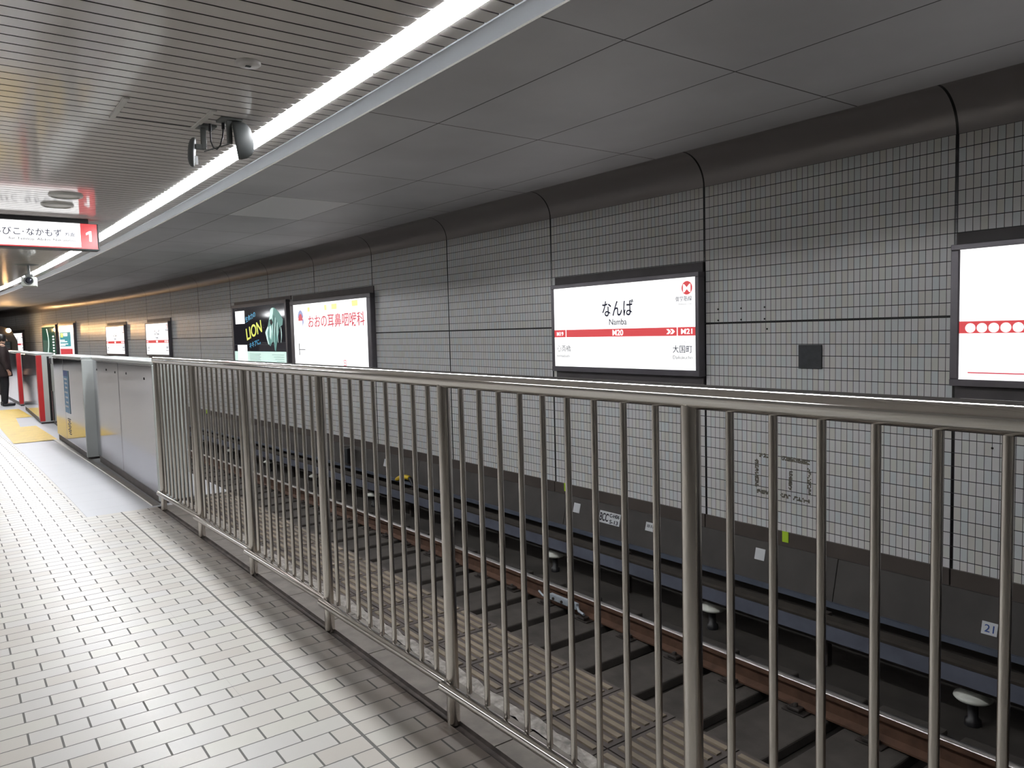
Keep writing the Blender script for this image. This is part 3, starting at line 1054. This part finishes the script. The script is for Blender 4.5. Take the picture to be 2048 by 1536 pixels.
b0, b1 = .022, .358
border(-.265, b1, -.09, b1, .034, .55)
border(-.01, b1, .265, b1 - .01, .040, .85)
border(-.268, b0 + .04, -.268, b1 - .04, .040, .6)
border(.262, b0 + .03, .262, b1 - .06, .036, .55)
border(-.265, b0, -.09, b0, .034, .75)
border(-.02, b0, .265, b0 - .012, .036, .6)
border(-.103, b0 + .03, -.103, b1 - .06, .010, .9)
border(.075, b0 + .06, .085, b0 + .24, .030, .75)
m.build('residue', M['residue'], t)['kind'] = 'stuff'
t['kind'] = 'stuff'
for s, lab in ((6.842, 'small lime reflector on the skirting right of a panel joint below the name sign'), (3.943, 'small lime reflector on the skirting below the tape outline'), (20.2, 'tiny lime reflector on the far skirting seen through the railing')):
    t = thing('reflector_tag', lab, 'reflector', s, W - .022, -.435, 'wall', 'lime reflectors on the skirting')
    MB().box(-.032, .032, -.006, -.001, 0, .098, .002).build('plate', M['lime'], t)

TILT = math.atan2(.09, .355)


def on_trough(name, label, cat, s, z, group=None):
    d = (W - .04) - (-.470 - z) * .09 / .355
    t = thing(name, label, cat, s, d, z, 'wall', group, tilt=TILT)
    return t


GP = 'marker plates on the cable trough'
t = on_trough('marker_plate', 'blank white plate on the cable trough left of the BCC plate', 'marker plate', 6.607, -.588, GP)
MB().box(-.055, .055, -.006, -.001, -.055, .055, .002).build('plate', M['white'], t)
t = on_trough('marker_plate', 'long white plate lettered BCC on the cable trough', 'marker plate', 6.07, -.61, GP)
MB().box(-.163, .163, -.006, -.001, -.066, .066, .002).build('plate', M['white'], t)
text('BCC', t, M['ink'], -.082, 0, -.007, h=.09, w=.135, bold=.02, name='lettering')
text('C-H06', t, M['ink'], .075, .033, -.007, h=.042, w=.15, bold=.02, name='lettering')
text('S-13', t, M['ink'], .075, -.035, -.007, h=.042, w=.13, bold=.02, name='lettering')
t = on_trough('marker_plate', 'small white plate with dark marks right of the BCC plate', 'marker plate', 5.445, -.594, GP)
MB().box(-.10, .10, -.006, -.001, -.045, .045, .002).build('plate', M['white'], t)
m = MB()
for x in (-.075, -.055, -.025, .0, .02):
    m.box(x, x + .011, -.008, -.006, -.008, .022)
m.box(.045, .075, -.008, -.006, -.03, .035)
m.build('marks', M['inkgrey'], t)
t = on_trough('marker_plate', 'blank white plate on the cable trough below the lime reflector', 'marker plate', 4.168, -.586, GP)
MB().box(-.052, .052, -.006, -.001, -.052, .052, .002).build('plate', M['white'], t)
t = on_trough('marker_plate', 'white plate numbered 21 on the cable trough at far right', 'marker plate', 2.278, -.688, GP)
MB().box(-.052, .052, -.006, -.001, -.045, .045, .002).build('plate', M['white'], t)
text('21', t, M['inkblue'], .0, 0, -.007, h=.052, w=.062, name='number')
t = on_trough('marker_plate', 'tiny white plate on the trough near the black junction box', 'marker plate', 11.15, -.62, GP)
MB().box(-.05, .05, -.006, -.001, -.06, .06, .002).build('plate', M['white'], t)
t = thing('junction_box', 'black upright box on the cable trough beyond the yellow cap', 'junction box', 12.36, 5.70, -.75, 'wall')
MB().box(-.16, .16, -.03, .10, 0, .27, .006).build('case', M['black'], t)
MB().box(-.15, .15, -.036, -.031, .01, .26, .003).build('lid', M['slate'], t)
t = on_trough('cable_cap', 'bright yellow cap over a cable on the trough edge', 'cable cap', 10.50, -.805)
m = MB().tube([(-.22, -.012, -.03), (-.14, -.035, -.01), (-.02, -.045, .03), (.12, -.045, .055), (.20, -.03, .05)], [.022, .034, .040, .040, .034], 12)
m.build('cap', M['yellow'], t)
MB().tube([(.20, -.03, .05), (.30, -.03, .0), (.36, -.028, -.06)], .028, 12).build('cable_end', M['black'], t)

# ------------------------------------------------------------------ the track
def rail_prof(c, top):
    return [(c - .0625, top - .16), (c + .0625, top - .16), (c + .0625, top - .148), (c + .009, top - .128), (c + .008, top - .045), (c + .0325, top - .034),
            (c + .0325, top - .004), (c - .0325, top - .004), (c - .0325, top - .034), (c - .008, top - .045), (c - .009, top - .128), (c - .0625, top - .148)]


RS_ = frange(SA, 38, .8)
for dc, lab in ((3.061, 'steel running rail nearest the platform, hidden by its edge'), (4.566, 'rusty steel running rail with shiny top seen through the railing')):
    o = MB().sweep(rail_prof(dc, -.95), RS_).build('running_rail', M['rail_side'])
    tag(o, lab, 'rail')
    h = MB().sweep([(dc - .030, -.955), (dc - .0315, -.951), (dc - .022, -.946), (dc + .022, -.946), (dc + .0315, -.951), (dc + .030, -.955)], RS_, smooth=True).build('running_surface', M['rail_head'], o)
    h['label'] = 'shiny running surface'
GSL = 'dusty sleepers under the rails'
proto = None
for k in range(-1, 70):
    s = .83 + k * .527
    if s > 36:
        break
    if proto is None:
        proto = thing('sleeper', 'dusty dark sleeper lying across the track bed', 'sleeper', s, 3.813, -1.2, 'platform', GSL)
        MB().box(-1.20, 1.20, -.212, .212, .0, .077, .012).build('beam', M['sleeper'], proto)
        for x in (-.752, .753):
            m = MB().box(x - .14, x + .14, -.085, .085, .078, .0885, .003)
            m.build('tie_plate', M['iron'], proto)
            for sx in (-1, 1):
                m = MB().box(x + sx * .10 - .035, x + sx * .10 + .035, -.045, .045, .089, .116, .008)
                m.lathe([(.015, .116), (.015, .136), (.008, .140)], 8, (x + sx * .10, 0, 0), 'z')
                m.build('rail_clip', M['iron'], proto)
    else:
        dup(proto, s, 3.813, -1.2, proto['label'], 'platform', GSL)
# rail joint with bond
t = thing('rail_bond', 'pale metal bond strap bolted along the foot of the running rail', 'rail bond', 5.32, 4.50, -1.09)
MB().box(-.050, -.012, -.20, .18, .042, .098, .004).build('strap', M['bond'], t)
MB().tube([(-.03, .18, .06), (-.06, .26, .055), (-.03, .36, .07)], .010, 8).tube([(-.03, -.20, .065), (-.08, -.27, .06), (-.10, -.36, .058)], .012, 8).build('cable', M['bond'], t)
for y in (-.14, .0, .12):
    MB().lathe([(.014, -.052), (.014, -.036)], 8, (-.008, y, .064), 'x').build('bolt', M['iron'], t)
# third rail
o = MB().sweep([(5.325, -.966), (5.385, -.966), (5.385, -.885), (5.325, -.885)], RS_).build('third_rail', M['iron'])
tag(o, 'dark power rail with blue-grey cover plank running along the foot of the wall', 'power rail')
MB().sweep([(5.192, -.885), (5.222, -.885), (5.222, -.772), (5.192, -.772)], RS_).build('cover_plank', M['plank'], o)['label'] = 'blue-grey cover plank'
MB().sweep([(5.195, -.770), (5.318, -.770), (5.318, -.742), (5.225, -.742), (5.195, -.752)], RS_).build('cover_board', M['darkwood'], o)
for k in range(16):
    s = 1.15 + k * 2.14
    a = ang(s)
    m = MB()
    m.box(-.03, .03, -.025, .025, -.21, .21, 0)
    q = m.build('bracket', M['iron'], o)
    q.location = B(s, 5.432, -.98)
    q.rotation_euler = (0, 0, a)
GI = 'white insulators under the power rail'
proto = None
for k in range(15):
    s = 2.19 + k * 2.13
    if proto is None:
        proto = thing('insulator', 'white porcelain insulator under the blue-grey plank', 'insulator', s, 5.345, -1.2, 'platform', GI)
        MB().lathe([(.05, 0), (.05, .04), (.032, .05), (.032, .165)], 20).build('base', M['black'], proto)
        MB().lathe([(.06, .165), (.105, .176), (.118, .190), (.114, .203), (.08, .222), (.05, .232)], 28).build('disc', M['porcelain'], proto)['label'] = 'white porcelain disc'
    else:
        dup(proto, s, 5.345, -1.2, proto['label'], 'platform', GI)

# ------------------------------------------------------------------ things on the platform ceiling
t = thing('ceiling_cover_disc', 'round cream cover disc set in the ceiling slats near the top of the picture', 'ceiling cover', 3.565, 1.172, ZP)
MB().lathe([(.003, -.017), (.050, -.016), (.056, -.011), (.057, -.001)], 40).build('disc', M['cream'], t)
MB().box(-.012, .012, -.008, .008, -.022, -.0175, .002).build('catch', M['midgrey'], t)
t = thing('ceiling_hatch', 'square ceiling access hatch with two pale edge strips', 'ceiling hatch', 4.595, 1.03, ZP)
for x in (-.217, .217):
    MB().box(x - .015, x + .015, -.215, .215, -.012, -.001, .003).build('edge_strip', M['hatch'], t)
for y in (-.2145, .2145):
    MB().box(-.20, .20, y - .002, y + .002, -.003, -.0005).build('hatch_joint', M['darkgrey'], t)
for s, d, lab in ((7.54, .917, 'round ceiling speaker grille nearer the hatch, overlapped by the red reflection'), (8.09, .920, 'round ceiling speaker grille just above the hanging platform sign')):
    t = thing('ceiling_speaker', lab, 'ceiling speaker', s, d, ZP, 'platform', 'round speakers in the slatted ceiling')
    MB().lathe([(.107, -.010), (.110, -.018), (.124, -.018), (.131, -.008), (.131, -.001)], 40).build('rim', M['hatch'], t)
    MB().lathe([(.002, -.009), (.104, -.008), (.106, -.001)], 40).build('grille', M['grille'], t)

# pair of wireless heads on arms
eq = thing('antenna_bracket', 'pair of grey antenna heads hanging from ceiling brackets by the strip light', 'antenna', 4.63, 1.33, ZP)
bpy.context.view_layer.update()
EI = eq.matrix_world.inverted()
Q = lambda s, d, z: EI @ B(s, d, z)


def obox(mb, c, w, dpt, h, yaw=0, roll=0, bev=.003):
    mb.box(c.x - w / 2, c.x + w / 2, c.y - dpt / 2, c.y + dpt / 2, c.z - h / 2, c.z + h / 2, bev, 2, Matrix.Rotation(yaw, 3, 'Z') @ Matrix.Rotation(roll, 3, 'Y'))
    return mb


obox(MB(), Q(4.74, 1.300, 2.742), .10, .10, .012).build('ceiling_plate', M['darkgrey'], eq)
obox(MB(), Q(4.54, 1.375, 2.742), .12, .11, .012).build('ceiling_plate', M['darkgrey'], eq)
m = MB()
obox(m, Q(4.75, 1.285, 2.675), .030, .022, .125)
obox(m, Q(4.75, 1.262, 2.625), .050, .020, .030)
m.build('arm', M['darkgrey'], eq)
m = MB()
obox(m, Q(4.52, 1.366, 2.672), .028, .024, .130)
m.build('arm', M['darkgrey'], eq)


def lens_head(c, w, t, h, yaw, roll):
    q = MB()
    n, k = 24, 8
    R = Matrix.Rotation(yaw, 3, 'Z') @ Matrix.Rotation(roll, 3, 'Y')
    rings = []
    for j in range(k + 1):
        a = math.pi * j / k
        rr, dep = math.sin(a) ** .6 if 0 < j < k else 0.02, -math.cos(a)
        if dep > .2:
            dep = .2                                        # flat rear
        rings.append([q.bm.verts.new(c + R @ Vector((dep * t, rr * w * math.cos(2 * math.pi * i / n), rr * h * math.sin(2 * math.pi * i / n)))) for i in range(n)])
    for r0, r1 in zip(rings, rings[1:]):
        for i in range(n):
            f = q.bm.faces.new((r0[i], r0[(i + 1) % n], r1[(i + 1) % n], r1[i]))
            f.smooth = True
    q.bm.faces.new(rings[0][::-1])
    q.bm.faces.new(rings[-1])
    return q


lens_head(Q(4.76, 1.228, 2.592), .062, .030, .086, -.35, .10).build('antenna_head', M['midgrey'], eq)
lens_head(Q(4.52, 1.414, 2.632), .080, .085, .108, math.pi - .35, .12).build('antenna_head', M['midgrey'], eq)
m = MB()
obox(m, Q(4.75, 1.24, 2.545), .016, .006, .05, bev=.001)
m.build('tag_label', M['white'], eq)
m = MB().tube([Q(4.66, 1.300, 2.742), Q(4.66, 1.300, 2.70)], .010, 8).tube([Q(4.58, 1.352, 2.742), Q(4.58, 1.352, 2.70)], .010, 8)
m.tube([Q(4.66, 1.300, 2.71), Q(4.655, 1.300, 2.64), Q(4.64, 1.308, 2.605), Q(4.62, 1.322, 2.592), Q(4.60, 1.336, 2.612), Q(4.585, 1.348, 2.66), Q(4.58, 1.352, 2.71)], .0045, 8)
m.build('cable', M['black'], eq)
MB().tube([Q(4.74, 1.285, 2.60), Q(4.53, 1.362, 2.607)], .004, 8).build('tie_rod', M['darkgrey'], eq)

# CCTV camera
t = thing('security_camera', 'boxy pale security camera with a big round lens under the far strip light', 'camera', 14.35, 1.345, 2.40)
t.rotation_euler = (0, 0, -.12)
MB().box(-.105, .105, -.10, .22, 0, .145, .012).build('casing', M['camgrey'], t)
MB().lathe([(.064, -.104), (.064, -.118), (.054, -.120), (.050, -.112)], 32, (0, 0, .085), 'y').build('lens_ring', M['midgrey'], t)
MB().lathe([(.050, -.104), (.047, -.113), (.015, -.116)], 32, (0, 0, .085), 'y').build('lens', M['lens'], t)
MB().box(-.055, .055, .0, .13, .146, .20, .01).box(-.018, .018, .03, .09, .19, .352, .004).build('mounting_arm', M['darkgrey'], t)
MB().lathe([(.12, .338), (.17, .3485)], 24, (-.02, .06, 0), 'z').build('ceiling_plate', M['midgrey'], t)

# ------------------------------------------------------------------ hanging platform sign
hs = thing('hanging_platform_sign', 'lit white hanging sign with a red platform number 1 block at its right end', 'sign', 8.9, 1.40, 2.435)
# local x: 0 at the right end, negative to the left; z from the bottom
XO = 1.40
xx = lambda d: d - XO
MB().box(-2.3, xx(1.378), -.01, .16, .0, .012, .002).box(xx(1.366), xx(1.382), -.012, .165, .0, .268, .003).box(-2.3, xx(1.382), .146, .16, .0, .268).build('casing', M['midgrey'], hs)
p = MB().box(-2.3, xx(1.214), -.002, .14, .013, .264).build('lit_panel', M['panel'], hs)
p['label'] = 'glowing white panel'
b = MB().box(xx(1.2145), xx(1.365), -.003, .14, .013, .264).build('number_block', M['panelred'], hs)
b['label'] = 'red number block'
MB().box(-2.3, xx(1.365), -.011, -.003, .012, .024).build('red_rule', M['panelred'], hs)
cx = xx(1.289)
MB().poly([(cx + .024, .088), (cx + .024, .192), (cx + .005, .192), (cx - .026, .172), (cx - .026, .150), (cx + .001, .164), (cx + .001, .088)], -.0025, at=-.0032).build('platform_number', M['panelwhite'], b)
for wd_, x0_, x1_ in (('天王寺', .195, .425), ('あびこ', .466, .694), ('なかもず', .745, 1.046)):
    text(wd_, p, M['navy'], xx((x0_ + x1_) / 2), .160, -.0035, h=.074, w=x1_ - x0_, bold=.006, name='destination')
for dd_ in (.446, .718):
    MB().lathe([(.006, 0), (.006, -.0015)], 12, (xx(dd_), -.0036, .158), 'y').build('dot', M['navy'], p)
text('方面', p, M['navy'], xx(1.163), .150, -.0035, h=.040, w=.092, bold=.006, align='R', name='bound_for')
text('for Tennoji, Abiko, Nakamozu', p, M['inkgrey'], xx(1.166), .086, -.0035, h=.034, w=.57, align='R', bold=.006, name='destinations_latin')
MB().box(-2.3, xx(1.292), .0, .15, .269, .314, .003).build('mounting_box', M['black'], hs)

# ------------------------------------------------------------------ the train far down the track
tr = thing('train', 'approaching train at the far left with glaring warm headlamps', 'train', 39.6, 3.87, -.95)
m = MB()
prof = [(-1.34, .25), (1.34, .25), (1.36, 1.2), (1.33, 2.55), (1.12, 3.05), (.6, 3.30), (0, 3.36), (-.6, 3.30), (-1.12, 3.05), (-1.33, 2.55), (-1.36, 1.2)]
m.poly(prof, 17.5, at=0)
m.build('body', M['train'], tr)
m = MB().box(-1.1, -.40, -.02, .01, 1.35, 2.55, .02).box(.40, 1.1, -.02, .01, 1.35, 2.55, .02).box(-.33, .33, -.02, .01, 1.35, 2.55, .02)
m.build('windscreen', M['trainglass'], tr)
MB().box(-1.35, 1.35, -.012, .01, 1.02, 1.16).build('red_band', M['trainred'], tr)
for x in (-1.02, 1.02):
    h = MB().lathe([(.06, -.03), (.085, -.02), (.09, 0)], 20, (x, 0, 3.03), 'y').build('headlamp', M['headlamp'], tr)
    h['label'] = 'glaring warm headlamp'
    L = bpy.data.lights.new('train_headlight', 'SPOT')
    L.energy = 60
    L.color = (1, .52, .20)
    L.spot_size = math.radians(120)
    L.spot_blend = .6
    L.shadow_soft_size = .09
    lo = bpy.data.objects.new('train_headlight', L)
    COL.objects.link(lo)
    lo.parent = tr
    lo.location = (x, -.08, 3.03)
    lo.rotation_euler = (math.radians(90), 0, math.radians(180) - .0)
m = MB()
for x in (-.75, .75):
    for y in (1.5, 3.6, 13.0, 15.0):
        m.lathe([(.40, -.06), (.43, -.05), (.43, .06), (.40, .07)], 28, (x, y, .43), 'x')
m.box(-.9, .9, .9, 4.2, .35, .62, .03).box(-.9, .9, 12.4, 15.6, .35, .62, .03)
m.build('bogies', M['iron'], tr)

# ------------------------------------------------------------------ world, camera, view
w = bpy.data.worlds.new('World')
SC.world = w
w.use_nodes = True
w.node_tree.nodes['Background'].inputs[0].default_value = (.5, .55, .6, 1)
w.node_tree.nodes['Background'].inputs[1].default_value = .02

yaw, pitch, roll, fpx = .632264, .069398, -.025342, 1527.88
xr = Vector((math.cos(yaw), -math.sin(yaw), 0))
yf = Vector((math.sin(yaw), math.cos(yaw), 0))
zu = Vector((0, 0, 1))
fw = yf * math.cos(pitch) - zu * math.sin(pitch)
up = yf * math.sin(pitch) + zu * math.cos(pitch)
c, s = math.cos(roll), math.sin(roll)
right = xr * c + up * s
upv = up * c - xr * s
Rm = Matrix((right, upv, -fw)).transposed()
cam = bpy.data.cameras.new('camera')
cam.sensor_fit = 'HORIZONTAL'
cam.sensor_width = 36
cam.lens = fpx / 2048 * 36
cam.clip_start = .02
cam.clip_end = 300
co = bpy.data.objects.new('camera', cam)
COL.objects.link(co)
co.matrix_world = Matrix.Translation((0, 0, 1.5)) @ Rm.to_4x4()
SC.camera = co
SC.view_settings.view_transform = 'Standard'
SC.view_settings.look = 'None'
SC.view_settings.exposure = 0
SC.view_settings.gamma = 1
SC.view_settings.use_curve_mapping = False
SC.cycles.max_bounces = 10
SC.cycles.diffuse_bounces = 6
SC.cycles.glossy_bounces = 5
SC.cycles.sample_clamp_indirect = 6
SC.cycles.use_denoising = True
